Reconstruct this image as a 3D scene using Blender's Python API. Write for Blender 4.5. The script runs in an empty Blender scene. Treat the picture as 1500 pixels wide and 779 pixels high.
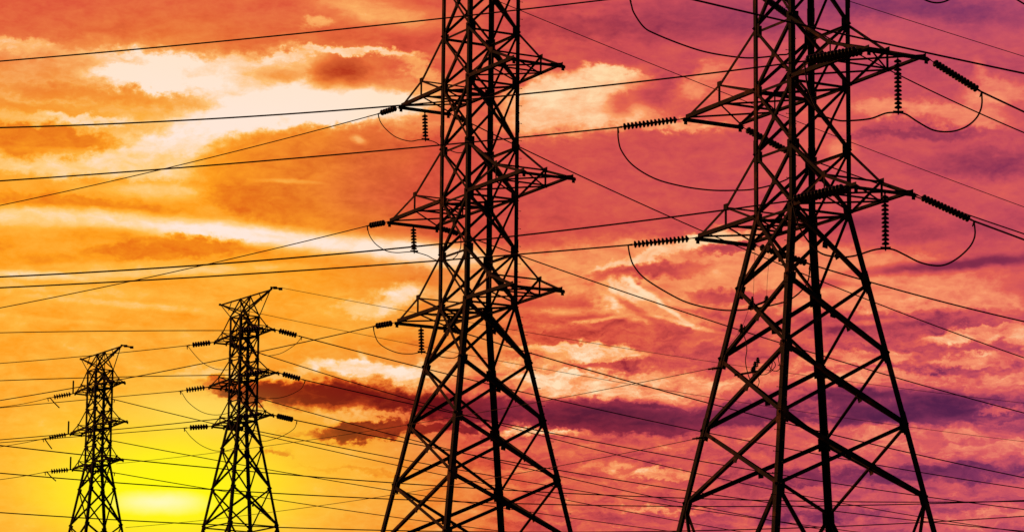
import bpy, bmesh, math, random
from mathutils import Vector, Matrix, Quaternion
random.seed(7)
sc = bpy.context.scene
COL = sc.collection

# ------------------------------------------------------------------ camera
PITCH, ROLL, FPX = 0.19339, -0.00902, 5684.2
CAM_Z = 1.7
cam_d = bpy.data.cameras.new("camera"); cam = bpy.data.objects.new("camera", cam_d); COL.objects.link(cam)
cam_d.sensor_width = 36.0; cam_d.sensor_fit = 'HORIZONTAL'
cam_d.lens = 36.0 * FPX / 1500.0
cam_d.clip_start = 0.5; cam_d.clip_end = 30000
cam.location = (0, 0, CAM_Z)
cam.matrix_world = Matrix.Translation((0, 0, CAM_Z)) @ Matrix.Rotation(math.pi/2 + PITCH, 4, 'X') @ Matrix.Rotation(-ROLL, 4, 'Z')
sc.camera = cam
CP, SP, CR, SR = math.cos(PITCH), math.sin(PITCH), math.cos(ROLL), math.sin(ROLL)
def at(px, py, Y):
    """the point of the place at distance Y north of the camera that is seen at photo pixel (px, py)"""
    a, b = px - 750, 389.5 - py
    u = a*CR + b*SR; v = -a*SR + b*CR
    wy = FPX*CP - v*SP; wz = FPX*SP + v*CP
    k = Y / wy
    return Vector((u*k, Y, wz*k + CAM_Z))

# ------------------------------------------------------------------ view, sun, sky
sc.view_settings.view_transform = 'Standard'; sc.view_settings.look = 'None'
sc.view_settings.exposure = 0.0; sc.view_settings.gamma = 1.0
sc.render.film_transparent = False
sc.cycles.max_bounces = 4; sc.cycles.use_denoising = False

SUN_EL, SUN_AZ = math.radians(9), math.radians(-72)      # low in the west, left of the view
sun_d = bpy.data.lights.new("sun", 'SUN'); sun = bpy.data.objects.new("sun", sun_d); COL.objects.link(sun)
sun_d.energy = 0.65; sun_d.angle = math.radians(0.5); sun_d.color = (1.0, 0.27, 0.08)
_d = Vector((math.sin(SUN_AZ)*math.cos(SUN_EL), math.cos(SUN_AZ)*math.cos(SUN_EL), math.sin(SUN_EL)))
sun.rotation_mode = 'QUATERNION'; sun.rotation_quaternion = _d.to_track_quat('Z', 'Y'); sun.location = (-60, 40, 60)

W = bpy.data.worlds.new("World"); sc.world = W; W.use_nodes = True
try:
    W.cycles.sampling_method = 'MANUAL'; W.cycles.sample_map_resolution = 256
except Exception: pass
nt = W.node_tree; nt.nodes.clear(); N = nt.nodes; LK = nt.links
def sock(s, v):
    if isinstance(v, bpy.types.NodeSocket): LK.new(v, s)
    elif v is not None: s.default_value = v
def nmath(op, a, b=None, c=None, clamp=False):
    n = N.new('ShaderNodeMath'); n.operation = op; n.use_clamp = clamp
    for i, v in enumerate((a, b, c)): sock(n.inputs[i], v)
    return n.outputs[0]
def vmath(op, a, b=None, c=None):
    n = N.new('ShaderNodeVectorMath'); n.operation = op
    for i, v in enumerate((a, b, c)):
        if v is not None: sock(n.inputs[i], v)
    return n.outputs['Value'] if op in ('LENGTH', 'DOT_PRODUCT') else n.outputs[0]
def comb(x, y, z=0.0):
    n = N.new('ShaderNodeCombineXYZ'); sock(n.inputs[0], x); sock(n.inputs[1], y); sock(n.inputs[2], z); return n.outputs[0]
def maprange(v, a, b, c, d, smooth=True):
    n = N.new('ShaderNodeMapRange'); n.interpolation_type = 'SMOOTHSTEP' if smooth else 'LINEAR'
    sock(n.inputs[0], v)
    for i, w in enumerate((a, b, c, d)): sock(n.inputs[1+i], w)
    return n.outputs[0]
def mixf(f, a, b):
    n = N.new('ShaderNodeMix'); n.data_type = 'FLOAT'; n.clamp_factor = True
    sock(n.inputs[0], f); sock(n.inputs[2], a); sock(n.inputs[3], b); return n.outputs[0]
def mixc(f, a, b):
    n = N.new('ShaderNodeMix'); n.data_type = 'RGBA'; n.clamp_factor = True
    sock(n.inputs[0], f); sock(n.inputs[6], a); sock(n.inputs[7], b); return n.outputs[2]
def noise(vec, scale, detail=4.0, rough=0.55, dist=0.0, color=False):
    n = N.new('ShaderNodeTexNoise'); sock(n.inputs['Vector'], vec)
    n.inputs['Scale'].default_value = scale; n.inputs['Detail'].default_value = detail
    n.inputs['Roughness'].default_value = rough; n.inputs['Distortion'].default_value = dist
    return n.outputs['Color'] if color else n.outputs['Fac']
def lin(c):
    return tuple((x/255/12.92 if x/255 <= .04045 else ((x/255+.055)/1.055)**2.4) for x in c) + (1.0,)
def ramp(f, stops, interp='LINEAR'):
    n = N.new('ShaderNodeValToRGB'); sock(n.inputs[0], f); cr = n.color_ramp; cr.interpolation = interp
    while len(cr.elements) > 1: cr.elements.remove(cr.elements[-1])
    for i, (p, c) in enumerate(stops):
        e = cr.elements[0] if i == 0 else cr.elements.new(p)
        e.position = p; e.color = c
    return n.outputs[0]

tc = N.new('ShaderNodeTexCoord'); sep = N.new('ShaderNodeSeparateXYZ'); LK.new(tc.outputs['Generated'], sep.inputs[0])
dx, dy, dz = sep.outputs
az = nmath('ARCTAN2', dx, dy); el = nmath('ARCSINE', dz)
# sky chart: 5600 units per radian of azimuth (x) and of elevation (y, downwards)
U = nmath('MULTIPLY_ADD', az, 5600.0, 750.0)
V = nmath('MULTIPLY_ADD', el, -5684.0, nmath('MULTIPLY_ADD', U, .009, 389.5 + 5684.0*PITCH - 6.8))   # cloud streets dip slightly eastwards
P0 = comb(U, V, 0.0)
Ps = vmath('MULTIPLY', P0, (0.01, 0.016, 0.0))          # clouds are drawn out sideways
w1 = vmath('SUBTRACT', noise(Ps, 0.45, 3, .5, color=True), (.5, .5, .5))
w2 = vmath('SUBTRACT', noise(vmath('ADD', Ps, (7.3, 1.1, 3.0)), 2.2, 5, .62, color=True), (.5, .5, .5))
w3 = vmath('SUBTRACT', noise(vmath('MULTIPLY', P0, (0.01, 0.013, 0.0)), 6.5, 4, .6, color=True), (.5, .5, .5))
Pw = vmath('ADD', P0, vmath('ADD', vmath('MULTIPLY_ADD', w1, (56, 24, 0), vmath('MULTIPLY', w3, (34, 26, 0))), vmath('MULTIPLY', w2, (56, 38, 0))))
Pc = vmath('ADD', P0, vmath('MULTIPLY', w2, (26, 12, 0)))

# brightness of the cloud deck: soft-edged cloud masses (x, y, half width, half height, tilt, brightness, amount, edge softness)
CLOUDS = [
 (220,150,470,78,2,.66,.95,.35),
 (300,22,420,34,0,.50,.7,.8),(540,18,130,26,10,.80,.8,.9),(455,33,26,12,10,.80,.8,.8),(610,70,60,30,-30,.42,.5,.9),
 (235,112,120,32,2,1.05,.97,.5),(330,112,70,32,0,.95,.9,.7),(395,96,90,24,-3,.84,.85,.7),(20,78,60,13,0,.88,.8,.7),(110,94,130,11,4,.82,.75,.7),(80,95,70,16,8,.62,.6,.9),
 (450,135,220,22,-2,.95,.9,.7),(440,162,205,34,-6,1.05,.98,.5),(300,200,190,26,-12,1.0,.97,.7),(250,225,130,20,-8,.9,.8,.8),
 (400,112,50,14,0,.55,.6,.9),(550,112,80,26,8,.48,.8,.9),(492,108,52,30,-8,.24,.9,.95),(470,112,26,22,0,.30,.5,.95),(520,78,110,9,4,.95,.9,.7),(410,84,70,9,-12,.93,.8,.7),(610,104,60,14,22,.85,.7,.8),(600,128,50,18,10,.72,.8,.8),
 (120,145,170,13,3,.46,.8,.8),(50,168,110,12,4,.44,.7,.8),(120,184,90,9,3,.92,.85,.8),(270,178,40,10,0,.9,.6,.8),
 (55,215,100,22,3,.36,.95,.35),(180,235,200,9,2,.72,.5,.9),
 (150,254,260,19,0,.86,.88,.8),(60,278,140,9,4,.58,.5,.9),(240,284,140,16,0,.80,.75,.9),(100,306,190,14,4,.36,.85,.7),
 (560,275,260,78,4,.42,.97,.22),(480,232,120,24,-12,.40,.9,.6),(380,300,90,30,8,.34,.8,.6),(420,268,60,4,3,.66,.7,.9),
 (350,345,340,19,5,1.0,.97,.9),(60,325,170,16,0,.88,.85,.95),(600,368,170,24,4,1.0,.97,.86),(690,384,120,16,2,.9,.8,.8),
 (245,372,125,18,-2,.36,.97,.45),(100,392,140,12,3,.42,.8,.8),(230,402,260,9,-3,.82,.7,.9),(60,412,120,8,2,.88,.7,.9),
 (120,432,200,10,3,.72,.6,.9),(200,452,240,7,4,.78,.6,.9),(60,330,120,16,0,.8,.7,.9),(180,395,160,8,-2,.7,.6,.9),(120,478,170,5,4,.66,.5,.9),(520,410,110,20,0,.44,.7,.8),(400,470,120,14,3,.44,.5,.9),
 (520,205,14,7,20,.78,.8,.9),
 (572,440,58,22,-22,.92,.9,.8),(515,452,40,14,0,.80,.85,.8),(590,500,60,20,0,.44,.6,.9),
 (695,440,70,60,0,.74,.7,.8),(650,540,60,22,0,.74,.6,.8),(700,520,80,30,0,.70,.5,.9),
 (535,545,90,14,8,.95,.9,.6),(610,552,70,16,4,.90,.85,.7),(300,552,60,12,-3,.80,.7,.8),(430,545,40,8,-10,.8,.7,.8),
 (462,539,9,15,-42,.95,.8,.95),(492,536,8,15,-32,.95,.75,.95),(538,530,8,24,-18,.95,.75,.95),(560,540,7,14,-25,.9,.7,.95),(590,546,12,13,-30,.95,.7,.95),(612,536,5,20,10,.8,.5,.95),(460,580,112,22,4,.0,.97,.6),(600,592,130,24,6,.02,.97,.65),(378,576,80,17,0,-.02,.96,.7),(335,566,48,9,0,.18,.85,.8),(480,602,90,8,2,.20,.6,.8),
 (525,615,90,10,2,.72,.85,.8),(545,633,80,15,-5,.02,.96,.5),(650,628,100,9,0,.12,.9,.6),(440,636,50,5,5,.25,.7,.8),
 (412,668,30,8,4,.20,.85,.7),(490,688,70,5,2,.30,.7,.8),(570,693,60,6,4,.28,.7,.8),(500,660,110,12,4,.66,.6,.9),(540,730,200,30,0,.62,.6,.9),
 (850,40,150,24,0,.34,.8,.8),(1060,30,200,40,0,.28,.7,.9),(1340,20,220,26,5,.26,.8,.8),(1280,60,120,30,-10,.56,.6,.9),(1430,60,120,20,0,.5,.5,.9),
 (865,148,130,50,-4,.94,.95,.55),(800,128,50,20,-10,.98,.8,.7),(900,108,60,12,6,.98,.8,.6),(800,180,80,26,0,.9,.85,.8),(960,142,60,28,12,.34,.85,.95),(908,152,30,26,0,.44,.75,.95),(985,125,30,16,20,.30,.6,.95),(860,128,90,14,-4,.94,.7,.8),(1030,120,60,26,-30,.76,.85,.8),(990,186,90,12,4,.88,.9,.8),(1070,150,40,60,0,.66,.6,.9),(850,110,110,9,-5,.92,.6,.9),
 (880,262,240,80,0,.47,.85,.7),(880,330,180,26,0,.44,.6,.8),(750,262,100,60,0,.46,.7,.8),
 (1215,180,70,60,-30,.62,.8,.8),(1290,168,44,16,0,.78,.8,.8),(1385,176,130,20,8,.76,.92,.8),(1462,152,60,28,0,.80,.85,.8),(1440,112,12,22,-15,.76,.8,.9),(1235,222,30,28,-30,.76,.8,.9),
 (1340,204,140,10,0,.30,.85,.8),(1350,228,120,18,5,.50,.6,.9),(1450,250,90,30,0,.26,.75,.8),(1400,300,140,14,0,.5,.6,.9),(1280,330,100,18,0,.24,.6,.9),(1400,345,130,16,-6,.34,.6,.9),
 (1110,408,370,52,3,.74,.92,.35),(1050,352,90,14,-6,.92,.9,.8),(950,374,130,11,-17,.90,.9,.7),(952,399,108,14,-5,.36,.95,.8),(1080,362,60,8,-5,.34,.85,.7),(1060,398,70,12,0,.78,.7,.9),
 (1075,436,80,13,0,.38,.85,.7),(920,440,46,34,30,.94,.85,.8),(985,462,90,13,14,.78,.8,.8),(900,436,7,26,-12,1.0,.8,.9),(938,424,36,6,42,1.0,.8,.9),(930,452,60,6,32,.4,.6,.9),(975,450,60,5,36,.98,.75,.9),(1005,476,90,4,15,.92,.75,.9),(865,470,70,4,-8,.92,.75,.9),(790,476,55,4,4,.9,.7,.9),(840,455,100,7,2,.74,.8,.9),(845,482,150,14,4,.40,.8,.8),(890,478,40,5,-20,.25,.7,.9),
 (1400,395,190,12,-4,.12,.8,.95),(1300,432,180,22,6,.76,.85,.8),(1440,446,90,18,8,.74,.8,.8),(1200,420,60,10,0,.3,.6,.9),
 (1250,480,140,22,5,.38,.85,.7),(1400,478,120,16,0,.34,.8,.7),(1000,506,160,16,2,.46,.8,.7),
 (850,514,98,15,3,.88,.92,.45),(790,530,60,8,0,.84,.8,.7),(900,534,80,8,0,.34,.8,.8),(1270,476,90,5,-3,.72,.7,.9),
 (1420,494,72,13,-8,.76,.92,.4),(1490,500,26,15,0,.78,.9,.5),(1250,526,110,12,0,.74,.9,.5),(1420,532,72,11,-3,.78,.9,.45),(1300,545,90,8,0,.3,.7,.8),
 (850,562,130,22,5,.90,.95,.5),(1000,570,120,26,3,.82,.92,.5),(1140,560,90,30,0,.72,.8,.6),(1350,566,170,18,6,.76,.92,.5),(1470,560,40,22,0,.78,.8,.6),
 (890,612,205,30,3,.06,.96,.85),(1300,600,285,38,1,.05,.96,.85),(1330,612,160,8,-2,.0,.6,.9),(900,604,120,8,4,.0,.6,.9),(740,600,70,20,0,.12,.9,.6),(1100,612,110,16,0,.16,.8,.8),(1180,590,60,18,20,.5,.7,.8),(1280,592,70,8,-3,.42,.6,.9),(1460,606,40,9,0,.6,.8,.8),
 (800,634,80,8,3,.94,.9,.8),(960,650,170,12,2,.62,.75,.8),(1380,652,190,24,3,.69,.9,.5),(1160,636,70,26,0,.62,.7,.7),(900,645,120,7,4,.34,.6,.9),
 (975,694,52,10,-2,.84,.9,.5),(890,682,60,8,-4,.74,.7,.8),(1100,690,120,16,0,.42,.6,.8),(1250,702,200,18,0,.20,.8,.7),(1420,700,150,16,0,.22,.8,.7),(900,724,160,12,0,.5,.6,.9),
 (980,748,100,7,3,.80,.85,.8),(1110,730,60,16,0,.34,.7,.8),(1200,756,110,14,0,.24,.7,.8),(1440,762,110,13,-3,.66,.9,.6),(800,765,150,12,0,.5,.6,.9),
]
fbm = noise(vmath('MULTIPLY', P0, (0.01, 0.028, 0.0)), 0.8, 6, .6)
L = nmath('MULTIPLY_ADD', nmath('SUBTRACT', fbm, .5), .40, .48)
L = mixf(maprange(V, 380, 430, 0, 1), L, nmath('ADD', L, maprange(U, 500, 900, .06, 0)))
for (cx, cy, rx, ry, rot, tgt, amt, soft) in CLOUDS:
    mp = N.new('ShaderNodeMapping'); mp.vector_type = 'TEXTURE'; LK.new(Pw if soft < .85 else Pc, mp.inputs[0])
    LK.new(comb(cx, cy, L), mp.inputs['Location'])       # (the z term only keeps the masses evaluated one after another)
    mp.inputs['Rotation'].default_value = (0, 0, math.radians(rot)); mp.inputs['Scale'].default_value = (rx, ry, 1e6)
    d = vmath('LENGTH', mp.outputs[0])
    L = mixf(maprange(d, 1.22, 1.22 - 1.15*soft, 0, amt), L, tgt)
fine = noise(vmath('MULTIPLY', Pc, (0.01, 0.022, 0.0)), 2.4, 6, .62, .4)
rip = noise(vmath('MULTIPLY', vmath('ADD', P0, vmath('MULTIPLY', w2, (60, 44, 0))), (0.009, 0.034, 0.0)), 1.5, 7, .66, .6)
low = nmath('MULTIPLY', maprange(V, 400, 520, 0, 1), maprange(U, 480, 760, .15, 1))
L = nmath('ADD', L, nmath('MULTIPLY', nmath('SUBTRACT', rip, .5), nmath('MULTIPLY', low, maprange(L, .06, .35, .32, .95))))
fine2 = noise(vmath('MULTIPLY', P0, (0.01, 0.016, 0.0)), 9.0, 4, .6)
L = nmath('ADD', L, nmath('MULTIPLY', nmath('SUBTRACT', fine, .5), nmath('MULTIPLY', maprange(V, 380, 460, .33, .46), maprange(L, .5, .8, .8, 1.25))))
L = nmath('ADD', L, nmath('MULTIPLY', nmath('SUBTRACT', fine2, .5), .10))
L = nmath('MULTIPLY_ADD', nmath('SUBTRACT', L, .48), 1.03, .48, clamp=True)

# hue of the light across the sky: 0 amber, .33 salmon, .66 rose, 1 violet (rows by height, stops by bearing)
HROWS = [
 (10,  [(0,.33),(.2,.30),(.4,.34),(.5,.5),(.62,.66),(.8,.88),(1,.95)]),
 (90,  [(0,.28),(.15,.20),(.3,.24),(.42,.36),(.52,.5),(.65,.62),(.85,.78),(1,.8)]),
 (180, [(0,.06),(.2,.05),(.33,.12),(.42,.36),(.5,.48),(.62,.54),(.8,.68),(1,.74)]),
 (290, [(0,.0),(.2,.0),(.30,.12),(.38,.30),(.48,.44),(.6,.54),(.8,.66),(1,.74)]),
 (400, [(0,.0),(.3,.0),(.4,.14),(.5,.36),(.65,.48),(.8,.58),(1,.68)]),
 (500, [(0,.0),(.3,.02),(.4,.10),(.5,.28),(.65,.46),(.8,.62),(1,.74)]),
 (600, [(0,.0),(.24,.02),(.3,.12),(.38,.22),(.44,.36),(.5,.5),(.65,.62),(.8,.72),(1,.84)]),
 (700, [(0,.0),(.3,.0),(.38,.06),(.46,.24),(.54,.42),(.62,.52),(.75,.64),(.85,.76),(1,.86)]),
 (770, [(0,.0),(.3,.0),(.38,.08),(.46,.26),(.54,.46),(.62,.58),(.75,.72),(.85,.82),(1,.84)]),
]
ps = N.new('ShaderNodeSeparateXYZ'); LK.new(vmath('ADD', P0, vmath('MULTIPLY', w1, (150, 70, 0))), ps.inputs[0])
un = nmath('MULTIPLY', ps.outputs[0], 1/1500, clamp=True); vw = ps.outputs[1]
H = None
for i, (v, st) in enumerate(HROWS):
    r = ramp(un, [(p, (h, h, h, 1)) for p, h in st])
    H = r if H is None else mixf(maprange(vw, HROWS[i-1][0], v, 0, 1, False), H, r)
CA = ramp(L, [(0,lin((140,32,12))),(.25,lin((226,88,18))),(.45,lin((255,158,30))),(.62,lin((255,183,64))),(.8,lin((255,208,132))),(1,lin((255,232,218)))])
CB = ramp(L, [(0,lin((104,16,22))),(.25,lin((164,40,34))),(.45,lin((222,86,60))),(.62,lin((238,122,72))),(.8,lin((253,174,98))),(1,lin((255,228,196)))])
CC = ramp(L, [(0,lin((92,32,60))),(.25,lin((142,46,72))),(.45,lin((203,76,84))),(.62,lin((228,98,80))),(.8,lin((250,152,104))),(1,lin((255,216,160)))])
CD = ramp(L, [(0,lin((82,34,84))),(.25,lin((126,54,100))),(.45,lin((180,74,104))),(.62,lin((214,90,104))),(.8,lin((240,130,112))),(1,lin((252,180,150)))])
c = mixc(maprange(H, 0, .33, 0, 1, False), CA, CB)
c = mixc(maprange(H, .33, .62, 0, 1, False), c, CC)
c = mixc(maprange(H, .62, .95, 0, 1, False), c, CD)
# the sun's own glow behind the thin cloud low in the west
veil = maprange(L, .14, .44, .15, 1)          # thick cloud hides the glow
def glow(cx, cy, rx, ry, col, amt, edge, c, P=Pc):
    mp = N.new('ShaderNodeMapping'); mp.vector_type = 'TEXTURE'; LK.new(P, mp.inputs[0])
    mp.inputs['Location'].default_value = (cx, cy, 0); mp.inputs['Scale'].default_value = (rx, ry, 1)
    return mixc(nmath('MULTIPLY', maprange(vmath('LENGTH', mp.outputs[0]), 1, edge, 0, amt), veil), c, lin(col))
c = glow(250, 720, 400, 230, (255,202,56), .65, .0, c)
c = glow(440, 665, 230, 100, (255,188,52), .6, .0, c)
c = glow(300, 605, 170, 62, (255,222,112), .65, .0, c)
c = glow(250, 705, 310, 170, (255,226,46), .92, .0, c)
c = glow(250, 725, 235, 108, (255,248,18), 1.0, .15, c)
c = glow(243, 738, 88, 22, (255,250,185), .95, .0, c)

nish = N.new('ShaderNodeTexSky'); nish.sky_type = 'NISHITA'; nish.sun_disc = False
nish.sun_elevation = SUN_EL; nish.sun_rotation = SUN_AZ; nish.dust_density = 3
# the burning clouds fill the western sky; overhead and behind the camera it fades into plain dusk
front = vmath('DOT_PRODUCT', tc.outputs['Generated'], (0.0, 0.985, 0.174))
k = maprange(front, .35, .93, 0, 1)
bgA = N.new('ShaderNodeBackground'); LK.new(c, bgA.inputs[0]); bgA.inputs[1].default_value = 1.0
bgB = N.new('ShaderNodeBackground'); LK.new(nish.outputs[0], bgB.inputs[0]); bgB.inputs[1].default_value = 0.012
mx = N.new('ShaderNodeMixShader'); LK.new(k, mx.inputs[0]); LK.new(bgB.outputs[0], mx.inputs[1]); LK.new(bgA.outputs[0], mx.inputs[2])
out = N.new('ShaderNodeOutputWorld'); LK.new(mx.outputs[0], out.inputs[0])
STRINGS = {
    ('T4', 'L', 0): ([6.549, 133.383, 38.186], [4.091, 133.603, 37.639]),
    ('T4', 'L', 1): ([6.114, 134.18, 33.361], [3.731, 134.91, 33.181]),
    ('T4', 'L', 2): ([6.51, 133.454, 28.906], [4.082, 134.024, 28.732]),
    ('T4', 'F', 0): ([11.247, 124.76, 38.186], [9.109, 126.24, 38.276]),
    ('T4', 'F', 1): ([11.682, 123.962, 33.361], [9.679, 125.622, 33.336]),
    ('T4', 'F', 2): ([11.286, 124.688, 28.906], [9.299, 126.358, 28.743]),
    ('T4', 'B', 0): ([8.551, 134.473, 38.186], [10.026, 136.433, 37.712]),
    ('T4', 'B', 1): ([8.117, 135.271, 33.361], [10.024, 136.761, 32.734]),
    ('T4', 'B', 2): ([8.512, 134.545, 28.906], [10.638, 135.775, 28.449]),
    ('T4', 'R', 0): ([13.249, 125.85, 38.186], [15.277, 127.11, 37.289]),
    ('T4', 'R', 1): ([13.684, 125.053, 33.361], [15.679, 126.403, 32.528]),
    ('T4', 'R', 2): ([13.288, 125.779, 28.906], [15.435, 126.979, 28.232]),
    ('T3', 'L', 0): ([-4.769, 160.436, 39.963], [-5.767, 161.256, 39.832]),
    ('T3', 'L', 1): ([-5.21, 161.229, 35.138], [-6.187, 162.089, 35.123]),
    ('T3', 'L', 2): ([-4.809, 160.507, 30.683], [-5.829, 161.307, 30.637]),
    ('T3', 'B', 0): ([-2.776, 161.544, 39.963], [-1.754, 162.284, 39.661]),
    ('T3', 'B', 1): ([-3.218, 162.338, 35.138], [-2.209, 163.148, 35.019]),
    ('T3', 'B', 2): ([-2.816, 161.615, 30.683], [-1.89, 162.525, 30.568]),
    ('T2', 'L', 0): ([-32.512, 418.705, 74.904], [-35.577, 419.595, 74.656]),
    ('T2', 'L', 1): ([-33.054, 419.533, 70.079], [-36.214, 419.773, 69.634]),
    ('T2', 'L', 2): ([-32.561, 418.779, 65.624], [-35.649, 419.609, 65.533]),
    ('T2', 'R', 0): ([-25.41, 410.56, 74.904], [-22.597, 412.01, 74.42]),
    ('T2', 'R', 1): ([-24.868, 409.732, 70.079], [-22.098, 411.252, 69.564]),
    ('T2', 'R', 2): ([-25.361, 410.486, 65.624], [-22.967, 412.596, 65.392]),
    ('T2', 'F', 0): ([-26.655, 409.746, 74.904], [-29.602, 410.996, 74.848]),
    ('T2', 'F', 1): ([-26.114, 408.918, 70.079], [-29.128, 409.968, 69.843]),
    ('T2', 'F', 2): ([-26.606, 409.672, 65.624], [-29.762, 410.072, 65.271]),
    ('T2', 'B', 0): ([-31.267, 419.519, 74.904], [-28.641, 421.299, 74.482]),
    ('T2', 'B', 1): ([-31.808, 420.347, 70.079], [-29.021, 421.847, 69.619]),
    ('T2', 'B', 2): ([-31.315, 419.594, 65.624], [-28.929, 421.714, 65.802]),
    ('T1', 'L', 0): ([-52.74, 463.971, 76.41], [-56.027, 463.971, 75.764]),
    ('T1', 'L', 1): ([-53.255, 464.816, 71.585], [-56.549, 464.816, 70.92]),
    ('T1', 'L', 2): ([-52.786, 464.047, 67.13], [-56.079, 464.047, 66.776]),
    ('T1', 'B', 0): ([-51.469, 464.745, 76.41], [-48.054, 465.185, 75.863]),
    ('T1', 'B', 1): ([-51.984, 465.59, 71.585], [-48.332, 466.06, 70.972]),
    ('T1', 'B', 2): ([-51.516, 464.821, 67.13], [-47.804, 465.231, 66.935]),
}
WIRES = {
    'T4A0': ([4.091, 133.603, 37.639], [-19.764, 145.0, 37.929], 0.1091, 0.027),
    'T4A1': ([3.731, 134.91, 33.181], [-19.603, 145.0, 33.224], 0.1076, 0.0271),
    'T4A2': ([4.082, 134.024, 28.732], [-19.461, 145.0, 29.074], 0.1184, 0.027),
    'T4F1': ([9.679, 125.622, 33.336], [-18.995, 140.0, 34.151], 0.3915, 0.028),
    'T4F2': ([9.299, 126.358, 28.743], [-18.804, 140.0, 28.535], 0.3457, 0.0281),
    'T4B0': ([10.026, 136.433, 37.712], [18.775, 139.0, 34.08], 0.1677, 0.0242),
    'T4B1': ([10.024, 136.761, 32.734], [18.712, 139.0, 30.286], 0.018, 0.0243),
    'T4B2': ([10.638, 135.775, 28.449], [18.658, 139.0, 27.036], 0.0814, 0.0266),
    'T4R0': ([15.277, 127.11, 37.289], [18.042, 133.0, 37.356], 0.0852, 0.032),
    'T4R1': ([15.679, 126.403, 32.528], [17.747, 131.3, 33.028], 0.0008, 0.034),
    'T4R2': ([15.435, 126.979, 28.232], [17.699, 131.5, 28.541], -0.0013, 0.0341),
    'T3A0': ([-5.767, 161.256, 39.832], [-24.024, 178.0, 39.223], 0.1452, 0.0209),
    'T3A1': ([-6.187, 162.089, 35.123], [-23.858, 178.0, 34.349], 0.1247, 0.0209),
    'T3A2': ([-5.829, 161.307, 30.637], [-23.709, 178.0, 29.993], 0.1476, 0.0209),
    'T3B0': ([-1.754, 162.284, 39.661], [24.401, 182.0, 33.125], 0.4577, 0.0257),
    'T3B1': ([-2.209, 163.148, 35.019], [24.357, 182.0, 30.474], 0.338, 0.0258),
    'T3B2': ([-1.89, 162.525, 30.568], [24.307, 182.0, 27.383], 0.3166, 0.0258),
    'T2A0': ([-35.577, 419.595, 74.656], [-56.75, 425.0, 73.407], 0.0955, 0.0409),
    'T2A1': ([-36.214, 419.773, 69.634], [-56.58, 425.0, 68.423], -0.0186, 0.0409),
    'T2A2': ([-35.649, 419.609, 65.533], [-56.447, 425.0, 64.528], 0.003, 0.0409),
    'T2F0': ([-29.602, 410.996, 74.848], [-56.868, 425.0, 76.855], -0.076, 0.0478),
    'T2F1': ([-29.128, 409.968, 69.843], [-56.685, 425.0, 71.465], -0.1014, 0.0477),
    'T2F2': ([-29.762, 410.072, 65.271], [-56.458, 425.0, 64.854], 0.0923, 0.0477),
    'T2R0': ([-22.597, 412.01, 74.42], [64.081, 480.0, 68.074], 1.2767, 0.0589),
    'T2R1': ([-22.098, 411.252, 69.564], [64.038, 480.0, 65.446], 1.1592, 0.0588),
    'T2R2': ([-22.967, 412.596, 65.392], [63.992, 480.0, 62.727], 1.2769, 0.0589),
    'T2B0': ([-28.641, 421.299, 74.482], [63.99, 480.0, 62.587], 2.1723, 0.0515),
    'T2B1': ([-29.021, 421.847, 69.619], [42.753, 480.0, 62.075], 1.0644, 0.0516),
    'T2B2': ([-28.929, 421.714, 65.802], [42.756, 480.0, 62.491], 0.6606, 0.0516),
    'T1A0': ([-56.027, 463.971, 75.764], [-61.509, 462.0, 74.315], 0.1145, 0.0367),
    'T1A1': ([-56.549, 464.816, 70.92], [-61.344, 462.0, 69.501], 0.05, 0.0367),
    'T1A2': ([-56.079, 464.047, 66.776], [-61.209, 462.0, 65.532], 0.05, 0.0367),
    'T1B0': ([-48.054, 465.185, 75.863], [31.893, 510.0, 65.902], 0.8073, 0.0515),
    'T1B1': ([-48.332, 466.06, 70.972], [22.87, 510.0, 65.898], 0.598, 0.0515),
    'T1B2': ([-47.804, 465.231, 66.935], [1.218, 510.0, 65.658], 0.365, 0.0515),
    'E2Z': ([-25.143, 414.633, 80.27], [64.259, 480.0, 78.826], 0.8579, 0.0275),
    'E2A': ([-31.557, 414.633, 78.242], [64.179, 480.0, 73.963], 1.0887, 0.0275),
    'E3Z': ([-1.51, 155.0, 43.514], [24.522, 182.0, 40.446], 0.1618, 0.0163),
    'E4Z': ([10.469, 129.0, 36.657], [18.823, 139.0, 36.961], 0.012, 0.013),
    'M0': ([5.363, 112.0, 31.758], [15.97, 118.0, 31.088], 0.0381, 0.0303),
    'X1': ([-39.838, 300.0, 45.835], [44.038, 330.0, 46.224], 1.4026, 0.0443),
    'X2': ([-39.762, 300.0, 43.66], [44.04, 330.0, 46.304], 1.3719, 0.0443),
    'X3': ([-39.658, 300.0, 40.572], [44.017, 330.0, 44.944], 1.4522, 0.0443),
    'Q1': ([6.825, 130.0, 23.691], [-18.956, 185.0, 28.082], 0.3253, 0.0111),
    'Q2': ([6.291, 130.0, 21.271], [-18.411, 185.0, 25.005], 0.3635, 0.0111),
}

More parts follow.
